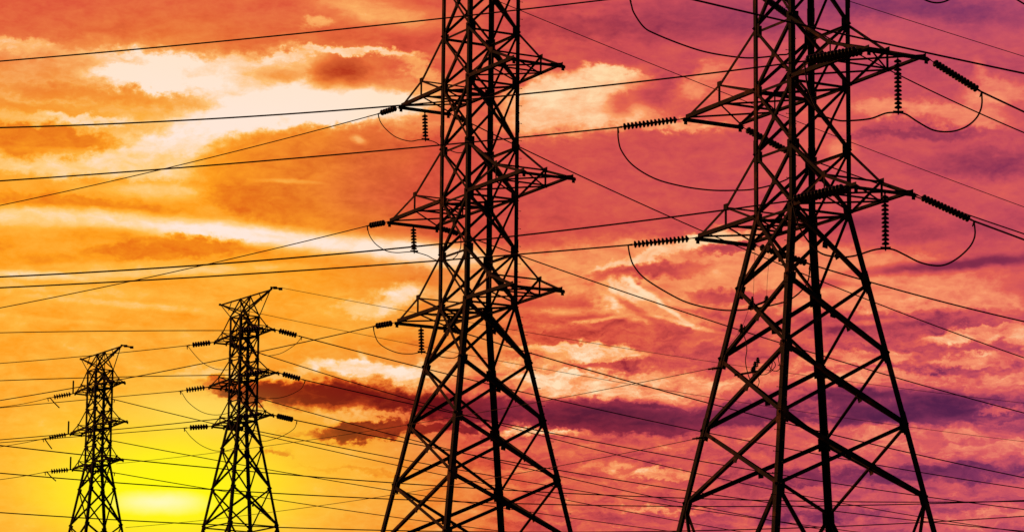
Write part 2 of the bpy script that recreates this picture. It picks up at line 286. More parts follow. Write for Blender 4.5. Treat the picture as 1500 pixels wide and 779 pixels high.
# ------------------------------------------------------------------ materials
def bsdf(name):
    m = bpy.data.materials.new(name); m.use_nodes = True
    return m, m.node_tree, m.node_tree.nodes['Principled BSDF']
def make_mat(name, c1, c2, scale, rough, metal=0.0, c3=None, bump=0.0, lo=.4, hi=.62):
    m, t, b = bsdf(name)
    co = t.nodes.new('ShaderNodeTexCoord'); no = t.nodes.new('ShaderNodeTexNoise')
    no.inputs['Scale'].default_value = scale; no.inputs['Detail'].default_value = 6; no.inputs['Roughness'].default_value = .65
    t.links.new(co.outputs['Object'], no.inputs['Vector'])
    r = t.nodes.new('ShaderNodeValToRGB'); t.links.new(no.outputs['Fac'], r.inputs[0])
    r.color_ramp.elements[0].position = lo; r.color_ramp.elements[0].color = c1 + (1,)
    r.color_ramp.elements[1].position = hi; r.color_ramp.elements[1].color = c2 + (1,)
    if c3: e = r.color_ramp.elements.new(min(1, hi + .12)); e.color = c3 + (1,)
    t.links.new(r.outputs[0], b.inputs['Base Color'])
    b.inputs['Roughness'].default_value = rough; b.inputs['Metallic'].default_value = metal
    if bump:
        bp = t.nodes.new('ShaderNodeBump'); bp.inputs['Strength'].default_value = bump; bp.inputs['Distance'].default_value = .02
        t.links.new(no.outputs['Fac'], bp.inputs['Height']); t.links.new(bp.outputs[0], b.inputs['Normal'])
    return m
M_STEEL = make_mat('weathered_steel', (.012,.009,.008), (.035,.017,.012), 1.1, .8, 0.0, (.30,.085,.03), lo=.42, hi=.56)  # rust; its brightest patches also paint in the warm light on lit members
M_FAR = make_mat('dark_painted_steel', (.012,.011,.010), (.022,.018,.014), 1.2, .85)
M_PORC = make_mat('brown_porcelain', (.018,.010,.008), (.030,.016,.012), 8, .35)
M_WIRE = make_mat('aluminium_conductor', (.02,.019,.018), (.035,.032,.03), 3, .6, .3)
M_FIT = make_mat('galvanised_fitting', (.03,.028,.026), (.055,.05,.045), 12, .6, .4)
M_CONC = make_mat('concrete', (.22,.21,.19), (.33,.31,.28), 2, .9, bump=.3)
M_GRASS = make_mat('dry_grass', (.035,.042,.015), (.085,.075,.03), .35, .95, c3=(.12,.10,.05), bump=.6)

# ------------------------------------------------------------------ mesh helpers
def link(name, bm, mat, parent=None, smooth=False, loc=None):
    me = bpy.data.meshes.new(name); bmesh.ops.recalc_face_normals(bm, faces=bm.faces); bm.to_mesh(me); bm.free()
    me.materials.append(mat)
    if smooth:
        for p in me.polygons: p.use_smooth = True
    o = bpy.data.objects.new(name, me); COL.objects.link(o)
    if parent is not None: o.parent = parent
    if loc is not None: o.location = loc
    return o
def tag(o, label, cat, group=None):
    o['label'] = label; o['category'] = cat
    if group: o['group'] = group
    return o
def empty(name, loc, rz=0.0):
    o = bpy.data.objects.new(name, None); COL.objects.link(o); o.location = loc; o.rotation_euler = (0, 0, rz)
    o.empty_display_size = .5
    return o
def V3(*a): return Vector(a if len(a) == 3 else a[0])
def ortho(n, ax):
    n = n - ax * n.dot(ax)
    if n.length < 1e-5: n = ax.orthogonal()
    return n.normalized()
def prism(bm, p0, p1, d1, d2, poly):
    v0 = [bm.verts.new(p0 + d1*a + d2*b) for a, b in poly]; v1 = [bm.verts.new(p1 + d1*a + d2*b) for a, b in poly]
    n = len(poly)
    for i in range(n): bm.faces.new((v0[i], v0[(i+1) % n], v1[(i+1) % n], v1[i]))
    bm.faces.new(v0[::-1]); bm.faces.new(v1)
def angle(bm, p0, p1, n1, n2, w, t=None):
    """steel angle section from p0 to p1, its two flanges pointing along n1 and n2"""
    p0, p1 = V3(p0), V3(p1); ax = (p1-p0).normalized(); t = t or w*.12
    d1 = ortho(V3(n1), ax); d2 = V3(n2) - ax*V3(n2).dot(ax); d2 = ortho(d2 - d1*d2.dot(d1), ax)
    prism(bm, p0, p1, d1, d2, [(0,0),(w,0),(w,t),(t,t),(t,w),(0,w)])
def rod(bm, p0, p1, r, seg=8, r1=None):
    p0, p1 = V3(p0), V3(p1); ax = (p1-p0).normalized(); d1 = ax.orthogonal().normalized(); d2 = ax.cross(d1)
    r1 = r if r1 is None else r1
    v0 = []; v1 = []
    for i in range(seg):
        a = 2*math.pi*i/seg; o = d1*math.cos(a)+d2*math.sin(a)
        v0.append(bm.verts.new(p0+o*r)); v1.append(bm.verts.new(p1+o*r1))
    for i in range(seg): bm.faces.new((v0[i], v0[(i+1) % seg], v1[(i+1) % seg], v1[i]))
    bm.faces.new(v0[::-1]); bm.faces.new(v1)
def block(bm, c, ex, ey, ez, sx, sy, sz):
    c, ex, ey, ez = V3(c), V3(ex), V3(ey), V3(ez)
    prism(bm, c-ez*sz/2, c+ez*sz/2, ex, ey, [(-sx/2,-sy/2),(sx/2,-sy/2),(sx/2,sy/2),(-sx/2,sy/2)])
def tube(bm, pts, r, seg=7):
    rings = []
    for i, p in enumerate(pts):
        a = pts[max(0, i-1)]; b = pts[min(len(pts)-1, i+1)]; ax = (b-a).normalized()
        d1 = ax.cross(Vector((0.13, 0.21, 1))).normalized(); d2 = ax.cross(d1)
        rings.append([bm.verts.new(p + (d1*math.cos(2*math.pi*k/seg) + d2*math.sin(2*math.pi*k/seg))*r) for k in range(seg)])
    for a, b in zip(rings, rings[1:]):
        for k in range(seg): bm.faces.new((a[k], a[(k+1) % seg], b[(k+1) % seg], b[k]))
    bm.faces.new(rings[0][::-1]); bm.faces.new(rings[-1])
def lathe(bm, prof, seg=16):
    rings = [[bm.verts.new((r*math.cos(2*math.pi*k/seg), r*math.sin(2*math.pi*k/seg), z)) for k in range(seg)] for r, z in prof]
    for a, b in zip(rings, rings[1:]):
        for k in range(seg): bm.faces.new((a[k], a[(k+1) % seg], b[(k+1) % seg], b[k]))
    bm.faces.new(rings[0][::-1]); bm.faces.new(rings[-1])
def catmull(P, n=8):
    P = [V3(p) for p in P]; Q = [P[0]*2-P[1]] + P + [P[-1]*2-P[-2]]; out = []
    for i in range(1, len(Q)-2):
        for k in range(n):
            t = k/n; a, b, c, d = Q[i-1:i+3]
            out.append(.5*((2*b)+(c-a)*t+(2*a-5*b+4*c-d)*t*t+(3*b-a-3*c+d)*t**3))
    out.append(P[-1]); return out

# ------------------------------------------------------------------ ground: a slope rising to the far towers
PROF = [(-6000,-6), (-200,-1), (0,0), (60,2.6), (129.6,6.91), (156.7,8.68), (230,17.5), (320,31.0), (414.6,43.62), (459.8,45.13), (600,48), (1500,50), (9000,40)]
def ground_z(y):
    for (a, za), (b, zb) in zip(PROF, PROF[1:]):
        if y <= b: return za + (zb-za)*(y-a)/(b-a)
    return PROF[-1][1]
def build_ground():
    ys = sorted(set([-6000,-3000,-1500,-800,-400,-200] + list(range(-100, 700, 10)) + [129.6,156.7,414.6,459.8] + [800,1000,1500,2500,4000,6000,9000]))
    xs = [-7000,-4000,-2000,-1000,-600,-400,-300] + list(range(-240, 241, 12)) + [300,400,600,1000,2000,4000,7000]
    bm = bmesh.new(); rnd = random.Random(3); g = []
    near = [(-49.32,459.79), (-28.96,414.63), (-1.39,156.7), (9.9,129.62), (0,0)]
    for y in ys:
        row = []
        for x in xs:
            d = min(math.hypot(x-a, y-b) for a, b in near)
            k = min(1.0, max(0.0, (d-14)/30))
            row.append(bm.verts.new((x, y, ground_z(y) + k*rnd.uniform(-.35, .35) + k*1.5*math.sin(x*.011+y*.006))))
        g.append(row)
    for r0, r1 in zip(g, g[1:]):
        for i in range(len(xs)-1): bm.faces.new((r0[i], r0[i+1], r1[i+1], r1[i]))
    o = link('ground', bm, M_GRASS, smooth=True); o['kind'] = 'structure'
build_ground()

# ------------------------------------------------------------------ lattice towers
Z1, Z2, DT, SPLAY, BELOW = 4.4548, 9.28, 2.153, .181, 22.0      # arm spacings, strut rise, leg splay, low arm above ground
ARM = [4.91, 5.818, 4.99]                                      # half lengths: top, middle, low arm
COR = {'L': (-1,-1), 'F': (1,-1), 'R': (1,1), 'B': (-1,1)}     # a = along the arms, l = along the line
TOWERS = {'T1': (-49.32, 459.79, 65.43, 58.65), 'T2': (-28.96, 414.63, 63.92, 56.82),
          'T3': (-1.39, 156.70, 28.98, 60.92), 'T4': (9.90, 129.62, 27.21, 61.42)}
def half(z):          # half width of the body at height z (0 = low arm)
    return 1.2 if z >= 0 else 1.2 + SPLAY*(-z)
def corner(c, z):
    a, l = COR[c]; h = half(z); return Vector((a*h, l*h, z + BELOW))
FACES = [('L','F',(0,-1,0)), ('F','R',(1,0,0)), ('R','B',(0,1,0)), ('B','L',(-1,0,0))]
def tower(key, label, mat, kk, panels, edge, armk, full_top, bolts):
    global SPLAY
    SPLAY = .181 if full_top else .158          # outward lean of the lower legs
    X, D, Zc, yw = TOWERS[key]
    root = empty('transmission_tower', (X, D, Zc + CAM_Z - BELOW), -math.radians(yw))
    tag(root, label, 'power pylon', 'lattice transmission towers')
    ztop = Z2 + DT + (2.35 if full_top else 0)
    # legs
    for c, (a, l) in COR.items():
        bm = bmesh.new()
        inn = (-a,0,0), (0,-l,0)
        angle(bm, corner(c, 0), corner(c, ztop), *inn, .175*kk, .02*kk)
        angle(bm, corner(c, -BELOW-.3), corner(c, 0), *inn, .21*kk, .024*kk)
        # bolted splice plates
        for z in [-p for p in panels[::2]] + [Z1*.5, Z1 + DT + .6]:
            p = corner(c, z); q = corner(c, z+.5)
            angle(bm, p + V3(a,l,0)*.012, q + V3(a,l,0)*.012, *inn, (.195 if z > 0 else .23)*kk, .012)
        lg = link('leg', bm, mat, root)
        bm = bmesh.new(); p = corner(c, -BELOW); block(bm, p + V3(0,0,-.15), (1,0,0), (0,1,0), (0,0,1), .9, .9, 1.1)
        link('footing', bm, M_CONC, root)
        if bolts == c:
            z = -BELOW + 3; k = 0
            while z < ztop - .2 and k < 92:
                d = V3(a,0,0) if k % 2 else V3(0,l,0)
                b = bmesh.new(); p = corner(c, z) - d*.01 - (V3(0,l,0) if k % 2 else V3(a,0,0))*.08
                rod(b, p, p + d*.17, .011, 6); rod(b, p + d*.155, p + d*.175, .02, 6)
                link('step_bolt', b, M_FIT, root); z += .37; k += 1
    # crossed braces, panel by panel on the four faces
    lv = [ztop] + ([Z2 + DT] if full_top else []) + [Z2, Z1 + DT, Z1, DT, 0] + [-p for p in panels]
    for zi, (zt, zb) in enumerate(zip(lv, lv[1:])):
        w = (.105 if zt > 0 else .128)*kk
        for c0, c1, n in FACES:
            n = V3(n); bm = bmesh.new()
            a0, a1, b0, b1 = corner(c0, zt), corner(c1, zt), corner(c0, zb), corner(c1, zb)
            up = (a0-b0).normalized(); nn = (a1-a0).cross(a0-b0).normalized(); nn = nn if nn.dot(n) > 0 else -nn
            angle(bm, a0-nn*.03, b1-nn*.03, (a1-a0)+up*.2, -nn, w); angle(bm, a1-nn*.05, b0-nn*.05, (a0-a1)+up*.2, -nn, w)
            m = (a0+b1+a1+b0)/4; block(bm, m-nn*.04, up, nn.cross(up), nn, .2, .2, .025)
            link('cross_brace', bm, mat, root)
    # bottom bays: two struts to the middle of a rail, then down to the feet
    zq = -panels[-1]; zr = zq - 5.4
    for c0, c1, n in FACES:
        n = V3(n); mid = (corner(c0, zr) + corner(c1, zr))/2; bm = bmesh.new()
        for c_ in (c0, c1):
            nn = n; s = corner(c_, zq)
            angle(bm, s-nn*.04, mid-nn*.04, (0,0,1), -nn, .12*kk); angle(bm, corner(c_, -BELOW+.3)-nn*.04, mid-nn*.04, (0,0,1), -nn, .11*kk)
        link('knee_brace', bm, mat, root)
        bm = bmesh.new(); angle(bm, corner(c0, zr)-n*.07, corner(c1, zr)-n*.07, (0,0,-1), -n, .11*kk); link('horizontal_brace', bm, mat, root)
    # rails round the body at each arm and strut level, and the cross bars inside
    rails = []
    for z in (0, Z1, Z2): rails += [(z, f) for f in FACES]
    for z in (DT, Z1+DT, Z2+DT): rails += [(z, f) for f in (FACES if z == Z2+DT else FACES[::2])]
    if full_top: rails += [(ztop, f) for f in FACES]
    if not full_top: rails += [(-panels[-1], f) for f in FACES]
    for z, (c0, c1, n) in rails:
        n = V3(n); bm = bmesh.new(); angle(bm, corner(c0, z)-n*.085, corner(c1, z)-n*.085, (0,0,-1), -n, .095*kk); link('horizontal_brace', bm, mat, root)
    for z in (0, Z1, Z2):
        bm = bmesh.new()
        angle(bm, corner('L', z-.06), corner('R', z-.06), (0,0,-1), (1,-1,0), .08*kk); angle(bm, corner('F', z-.14), corner('B', z-.14), (0,0,-1), (1,1,0), .08*kk)
        link('plan_brace', bm, mat, root)
    # gusset plates where braces meet the legs
    for z in lv[1:]:
        for c, (a, l) in COR.items():
            p, q = corner(c, z-.22), corner(c, z+.22); bm = bmesh.new(); o_ = V3(a,l,0)*-.0245*kk
            angle(bm, p+o_, q+o_, (-a,0,0), (0,-l,0), .30*kk, .013)
            link('gusset_plate', bm, mat, root)
    # crossarms
    for lev, z in enumerate((Z2, Z1, 0)):
        for s in (-1, 1):
            A = ARM[lev]*armk; e = 1.2*edge; zb = z + BELOW
            T = {l: V3(s*A, l*e, zb) for l in (-1, 1)}; R0 = {l: V3(s*1.2, l*1.2, zb) for l in (-1, 1)}
            U0 = {l: V3(s*1.2, l*1.2, zb+DT) for l in (-1, 1)}
            Mb = {l: R0[l].lerp(T[l], .5) for l in (-1, 1)}; K = {l: Mb[l] + V3(0,0,.76) for l in (-1, 1)}
            bm = bmesh.new()
            angle(bm, T[-1]+V3(0,-.12,0), T[1]+V3(0,.12,0), (-s,0,0), (0,0,-1), .12*kk)      # bar at the arm's end
            for l in (-1, 1):   # hanger lugs
                block(bm, T[l]+V3(0,0,-.10), (1,0,0), (0,1,0), (0,0,1), .025, .13*kk, .24*kk)
            arm = link('crossarm', bm, mat, root)
            for l in (-1, 1):
                b = bmesh.new(); angle(b, R0[l], T[l], (0,-l,0), (0,0,1), .14*kk); link('bottom_chord', b, mat, arm)
                b = bmesh.new(); angle(b, U0[l], K[l], (0,-l,0), (0,0,-1), .10*kk); angle(b, K[l], T[l]+V3(0,0,.03), (0,-l,0), (0,0,-1), .10*kk)
                block(b, K[l], (1,0,0), (0,0,1), (0,1,0), .24, .2, .02); link('top_chord', b, mat, arm)
                b = bmesh.new(); angle(b, Mb[l], K[l], (0,-l,0), (s,0,0), .06*kk); link('post', b, mat, arm)
                b = bmesh.new(); angle(b, K[l]-V3(0,l*.02,0), R0[l]+V3(0,-l*.02,.04), (0,-l,0), (0,0,-1), .07*kk); link('strut', b, mat, arm)
            b = bmesh.new()
            for l in (-1, 1):
                o_ = V3(0,0,.02 + .02*l)
                angle(b, T[l]+o_, Mb[-l]+o_, (1,0,0), (0,0,1), .07*kk); angle(b, Mb[l]+o_, R0[-l]+o_, (1,0,0), (0,0,1), .07*kk)
            angle(b, Mb[-1]+V3(0,0,.08), Mb[1]+V3(0,0,.08), (s,0,0), (0,0,1), .07*kk); angle(b, K[-1], K[1], (s,0,0), (0,0,-1), .06*kk)
            link('arm_lattice', b, mat, arm)
    # earth wire peak: a ridge bar over two apexes
    zk = ztop + BELOW + 2.17; bm = bmesh.new()
    TA, TZ = V3(-5.68,0,zk), V3(5.68,0,zk)
    angle(bm, TA, TZ, (0,1,0), (0,0,-1), .12*kk)
    for s, tip in ((-1, TA), (1, TZ)):
        ap = V3(s*1.2, 0, zk-.02)
        for l in (-1, 1):
            cr = V3(s*1.2, l*1.2, ztop+BELOW)
            angle(bm, cr, ap, (0,-l,0), (-s,0,0), .11*kk); angle(bm, cr, tip, (0,-l,0), (0,0,1), .08*kk)
            angle(bm, V3(-s*1.2, l*1.2, ztop+BELOW), ap, (0,-l,0), (0,0,1), .07*kk)
        angle(bm, V3(-s*.9, 0, ztop+BELOW+.05), tip-V3(0,0,.05), (0,1,0), (0,0,1), .10*kk)
        rod(bm, tip.lerp(V3(s*1.2,0,ztop+BELOW), .45), tip.lerp(V3(s*1.2,0,zk), .6), .035*kk)
        block(bm, tip, (1,0,0), (0,1,0), (0,0,1), .3, .12, .2)
    link('earth_wire_peak', bm, mat, root)
    return root

tower('T4', 'nearest and largest lattice tower, lit rust brown on its left faces', M_STEEL, 1.0, (2.5,4.9,7.35,9.82), .95, 1.0, True, 'F')
tower('T3', 'second largest dark lattice tower, with bare crossarms on its right side', M_STEEL, 1.0, (2.5,4.9,7.35,9.82), .95, 1.0, True, 'R')
tower('T2', 'taller of the two small distant black towers, strings on both sides', M_FAR, 1.45, (3.07,7.5,11.5), .62, 1.09, False, None)
tower('T1', 'smallest black lattice tower, with upright rods on its left arm tips', M_FAR, 1.45, (3.05,7.4,11.4), .62, 1.09, False, None)

# ------------------------------------------------------------------ insulator strings
def disc_mesh(r, pitch, name):
    bm = bmesh.new(); p = pitch
    lathe(bm, [(r*.20,-p*.02),(r*.34,0),(r*.40,p*.18),(r*.62,p*.26),(r*.92,p*.42),(r,p*.56),(r,p*.72),(r*.80,p*.78),(r*.60,p*.74),(r*.50,p*.84),(r*.28,p*.80),(r*.18,p*1.02)], 18)
    bmesh.ops.recalc_face_normals(bm, faces=bm.faces)
    me = bpy.data.meshes.new(name); bm.to_mesh(me); bm.free(); me.materials.append(M_PORC)
    for f in me.polygons: f.use_smooth = True
    return me
DISC = {'near': disc_mesh(.128, .142, 'insulator_disc_near'), 'far': disc_mesh(.30, .30, 'insulator_disc_far')}
def string(T, E, n, kind, label, group, double=False, tail=None):
    """n discs in a row from the arm at T to the wire end at E"""
    T, E = V3(T), V3(E); root = empty('insulator_string', T); tag(root, label, 'insulator string', group)
    ax = (E-T).normalized(); Ln = (E-T).length; pitch = .142 if kind == 'near' else .30; body = n*pitch
    if body > Ln*.9: pitch *= Ln*.86/body; body = Ln*.86
    k = 1.0 if kind == 'near' else 2.0
    s0 = (Ln-body)*(.62 if kind == 'near' else .42); q = ax.to_track_quat('Z', 'Y')
    side = ax.cross(Vector((0,0,1))); side = side.normalized() if side.length > .1 else Vector((1,0,0))
    offs = (-.17, .17) if double else (0,)
    bm = bmesh.new(); rod(bm, (0,0,0), ax*(s0*.35), .028*k, 6); rod(bm, ax*(s0*.3), ax*s0, (.016 if kind == 'near' else .06), 6)
    block(bm, ax*(s0*.42), ax, side, ax.cross(side), .09*k, .07*k, .03)
    if double:
        block(bm, ax*(s0*.8), ax, side, ax.cross(side), .07, .48, .02)
    link('shackle', bm, M_FIT, root)
    for o_ in offs:
        for i in range(n):
            d = bpy.data.objects.new('disc', DISC[kind]); COL.objects.link(d); d.parent = root
            d.location = ax*(s0 + pitch*i) + side*o_; d.rotation_mode = 'QUATERNION'; d.rotation_quaternion = q
    bm = bmesh.new(); e = ax*(s0+body)
    if double: block(bm, e + ax*.03, ax, side, ax.cross(side), .07, .46, .02)
    rod(bm, e, ax*Ln, .02*k, 6); rod(bm, ax*(Ln-.16*k), ax*(Ln+.10*k), .04*k, 8, .022*k)
    dn = (ortho(V3(0,0,-1), ax) if abs(ax.z) < .9 else V3(1,0,0))
    if abs(ax.z) < .9: rod(bm, ax*Ln, ax*(Ln-.02)+dn*.20*k, .03*k, 8, .022*k)
    else: rod(bm, ax*Ln - dn*.17*k, ax*Ln + dn*.17*k, .04*k, 8)
    link('clamp', bm, M_FIT, root)
    if tail:
        bm = bmesh.new(); tube(bm, [V3(p)-T for p in tail], .07, 6); link('jumper_stub', bm, M_WIRE, root)
    return root

TN = {'T4': 'nearest tower', 'T3': 'second largest tower', 'T2': 'taller small tower', 'T1': 'smallest tower'}
LVN = {'T4': ('topmost arm', 'upper visible arm', 'lower visible arm'), 'T3': ('upper arm','middle arm','lower arm'),
       'T2': ('upper arm','middle arm','lower arm'), 'T1': ('upper arm','middle arm','lower arm')}
CN = {'L': 'outer left tip', 'B': 'inner left corner', 'R': 'outer right tip', 'F': 'inner right corner'}
LOOK = {('T4','L'): 'long single brown disc string pulling left', ('T4','F'): 'double disc string crossing the body leftward', ('T4','B'): 'disc string behind the legs sloping right', ('T4','R'): 'disc string sloping down right, clear of the steel',
        ('T3','L'): 'short disc string pulling left', ('T3','B'): 'short disc string half hidden behind the legs',
        ('T2','L'): 'black silhouetted disc string pulling left', ('T2','R'): 'black silhouetted disc string sloping right', ('T2','F'): 'disc string hidden in the lattice', ('T2','B'): 'disc string crossing the lattice',
        ('T1','L'): 'black disc string pulling left with a drooping stub', ('T1','B'): 'disc string crossing the lattice'}
for (t, c, l), (T, E) in STRINGS.items():
    if t == 'T4' and c == 'F' and l == 0: continue
    far = t in ('T1', 'T2')
    lab = f"{LOOK[(t,c)]}, {LVN[t][l]}, {TN[t]}"
    n = {'T4': 14, 'T3': 6, 'T2': 7, 'T1': 7}[t]
    tail = None
    if t == 'T1' and c == 'L':
        px = {0: [(74,583),(79,589),(87,597)], 1: [(66,643),(70,649),(76,657)], 2: [(69,691),(74,697),(82,704)]}[l]
        tail = [at(x, y, E[1]) for x, y in px]
    string(T, E, n, 'far' if far else 'near', lab, 'insulator strings on the towers', double=(t == 'T4' and c == 'F'), tail=tail)

# hanging strings that hold the jumper loops away from the steel
HANG = {}
def hang(t, side, l, px, py, n, lab):
    X, D, Zc, yw = TOWERS[t]; yw = math.radians(yw); a = side*ARM[l]; z = (Z2, Z1, 0)[l]
    T = V3(X + a*math.cos(yw), D - a*math.sin(yw), Zc + CAM_Z + z - .06)
    E = at(px, py, T.y); E.x = E.x*.3 + T.x*.7
    HANG[(t, l)] = E; string(T, E, n, 'near', lab, 'vertical insulator strings under the arm ends')
hang('T4', 1, 1, 1316, 164, 12, 'vertical disc string under the upper right arm of the nearest tower')
hang('T4', 1, 2, 1298, 363, 12, 'vertical disc string under the lower right arm of the nearest tower')
hang('T4', 1, 0, 1292, -32, 12, 'vertical disc string under the topmost right arm of the nearest tower')
hang('T3', -1, 0, 627, 204, 7, 'short vertical disc string under the upper left arm of the second largest tower')
hang('T3', -1, 1, 611, 368, 7, 'short vertical disc string under the middle left arm of the second largest tower')
hang('T3', -1, 2, 621, 515, 7, 'short vertical disc string under the lower left arm of the second largest tower')

# ------------------------------------------------------------------ jumper loops
def jumper(start, end, px, r, lab, via=None):
    """start/end: points; px: how the loop is seen between them; via: hanging string it passes"""
    S, E_ = V3(start), V3(end); pts = [S]; n = len(px)
    for i, p in enumerate(px):
        if p == 'hang': pts.append(V3(via) - V3(0,0,.03)); continue
        if via is not None:
            h = px.index('hang'); y = (S.y + (via.y-S.y)*(i+1)/(h+1)) if i < h else (via.y + (E_.y-via.y)*(i-h)/(n-h))
        else: y = S.y + (E_.y-S.y)*(i+1)/(n+1)
        pts.append(at(p[0], p[1], y))
    pts.append(E_)
    bm = bmesh.new(); tube(bm, catmull(pts, 8), r, 7)
    o = link('jumper_wire', bm, M_WIRE, smooth=True); tag(o, lab, 'jumper wire', 'jumper loops at the towers')
    return o
def SE(t, c, l): return V3(STRINGS[(t,c,l)][1])
J = [
 ('T4','L','B',0,[(925,8),(929,20),(943,40),(960,50),(1000,66),(1036,77),(1079,84),(1107,85),(1140,81),(1158,74)],None,.030,'long cable loop dipping from the top edge, left of nearest tower'),
 ('T4','L','B',1,[(906,205),(911,222),(928,243),(960,262),(1000,273),(1040,278.5),(1075,279),(1105,277),(1140,268),(1160,255)],None,.028,'long cable loop under the upper left arm of the nearest tower'),
 ('T4','L','B',2,[(923,375),(929,390),(945,408),(980,430),(1010,444),(1050,453),(1085,454),(1130,447),(1160,437),(1182,415)],None,.028,'long cable loop under the lower left arm of the nearest tower'),
 ('T4','R','F',1,[(1438,155),(1431,172),(1415,186),(1393,193),(1368,191),(1345,179),(1328,168),'hang',(1298,166),(1275,174),(1245,177),(1225,176),(1200,165),(1184,130)],('T4',1),.030,'cable loop under the upper right arm of the nearest tower'),
 ('T4','R','F',2,[(1428,345),(1420,362),(1400,380),(1378,389),(1350,385),(1325,373),(1310,366),'hang',(1280,366),(1250,375),(1225,376),(1198,368),(1172,335)],('T4',2),.030,'cable loop under the lower right arm of the nearest tower'),
 ('T3','L','B',0,[(557,178),(565,189),(580,201),(600,207),(614,205),'hang',(636,208),(650,216),(672,224),(688,215)],('T3',0),.020,'small cable loop under the upper left arm of the second largest tower'),
 ('T3','L','B',1,[(541,344),(550,357),(565,367),(580,370),(597,369),'hang',(625,374),(640,381),(662,380),(674,365)],('T3',1),.020,'small cable loop under the middle left arm of the second largest tower'),
 ('T3','L','B',2,[(549,490),(555,502),(568,511),(585,517),(603,518),'hang',(636,519),(650,523),(668,523),(680,508)],('T3',2),.020,'small cable loop under the lower left arm of the second largest tower'),
 ('T2','L','B',0,[(277,509),(285,519),(297,531),(310,538),(322,541),(340,540),(358,530)],None,.035,'cable loop left of the taller small tower, under its upper arm'),
 ('T2','L','B',1,[(267,576),(275,588),(290,600),(305,606),(322,607),(342,602),(356,592)],None,.035,'cable loop left of the taller small tower, under its middle arm'),
 ('T2','L','B',2,[(272,630),(281,641),(297,653),(318,660),(340,657),(355,645)],None,.035,'cable loop left of the taller small tower, under its lower arm'),
 ('T2','R','F',0,[(434,503),(418,514),(405,519),(388,520),(368,508)],None,.035,'cable loop right of the taller small tower, under its upper arm'),
 ('T2','R','F',1,[(441,569),(422,579),(403,583),(383,582),(362,570)],None,.035,'cable loop right of the taller small tower, under its middle arm'),
 ('T2','R','F',2,[(431,627),(416,637),(400,643),(382,645),(358,632)],None,.035,'cable loop right of the taller small tower, under its lower arm'),
]
for t, c0, c1, l, px, hk, r, lab in J:
    jumper(SE(t,c0,l), SE(t,c1,l), px, r, lab, HANG[hk] if hk else None)
E0 = SE('T4','R',0); hh = HANG[('T4',0)]
jumper(E0, hh, [(1414,-35),(1405,-12),(1390,0),(1374,4.5),(1357,1),(1335,-12),(1310,-28)], .030, 'bottom of a cable loop just dipping below the top edge at the right')

# ------------------------------------------------------------------ conductors and earth wires
WL = {
 'T4A0': 'thick wire climbing from the left edge to the top arm of the nearest tower', 'T4A1': 'thick wire from left edge to upper visible left arm of nearest tower', 'T4A2': 'thick wire from the left edge to the lower left arm string, nearest tower',
 'T4F1': 'thick wire from left edge crossing the nearest tower body to its upper right arm', 'T4F2': 'thick wire from left edge crossing the nearest tower body to its lower right arm',
 'T4B0': 'wire from behind the nearest tower upper body down to the right edge', 'T4B1': 'wire from the nearest tower upper left arm passing above its lower right string', 'T4B2': 'wire from the nearest tower lower left arm falling gently to the right edge',
 'T4R0': 'short wire end in the top right corner of the picture', 'T4R1': 'thick wire from the upper right string of the nearest tower to the right edge', 'T4R2': 'thick wire from the lower right string of the nearest tower to the right edge',
 'T3A0': 'thin wire rising to the upper left arm of the second largest tower', 'T3A1': 'thin wire rising to the middle left arm of the second largest tower', 'T3A2': 'thin wire rising behind the small towers to second largest tower lower left arm',
 'T3B0': 'wire sloping right from second largest tower upper arm, passing behind the nearest', 'T3B1': 'wire sloping right from second largest tower middle arm, passing behind the nearest', 'T3B2': 'wire sloping right from second largest tower lower arm, passing behind the nearest',
 'T2A0': 'thin wire running left from the upper left string of the taller small tower', 'T2A1': 'thin wire running left from the middle left string of the taller small tower', 'T2A2': 'thin wire running left from the lower left string of the taller small tower',
 'T2F0': 'level wire from left edge passing above the smallest tower', 'T2F1': 'level wire from the left edge into the middle arm of the taller small tower', 'T2F2': 'wire from the left edge rising into the lower arm of the taller small tower',
 'T2R0': 'wire sloping right from the upper right string of the taller small tower', 'T2R1': 'wire sloping right from the middle right string of the taller small tower', 'T2R2': 'wire sloping right from the lower right string of the taller small tower',
 'T2B0': 'wire sloping right out of the upper body of the taller small tower', 'T2B1': 'wire sloping right out of the middle body of the taller small tower', 'T2B2': 'wire sloping right out of the lower body of the taller small tower',
 'T1A0': 'short wire from the upper left string of the smallest tower to the left edge', 'T1A1': 'short wire from the middle left string of the smallest tower to the left edge', 'T1A2': 'short wire from the lower left string of the smallest tower to the left edge',
 'T1B0': 'thin wire sloping right from below the upper arm of the smallest tower', 'T1B1': 'thin wire sloping right from below the middle arm of the smallest tower', 'T1B2': 'thin wire sloping right from below the lower arm of the smallest tower',
 'E2Z': 'hair thin wire from the right peak tip of the taller small tower', 'E2A': 'hair thin wire from the left peak tip of the taller small tower', 'E3Z': 'thin wire from second largest tower top to right edge, behind the nearest',
 'E4Z': 'thin wire leaving the top of the nearest tower toward the right edge', 'M0': 'thick wire entering at top edge, crossing the nearest tower to right edge',
 'X1': 'uppermost of three long sagging wires crossing the whole picture near its foot', 'X2': 'middle one of three long sagging wires crossing the picture near its foot', 'X3': 'lowest of the three long sagging wires, along the bottom edge',
 'Q1': 'faint thin cable leaving the upper clamp on the nearest tower left leg', 'Q2': 'faint thin cable leaving the lower clamp on the nearest tower left leg',
}
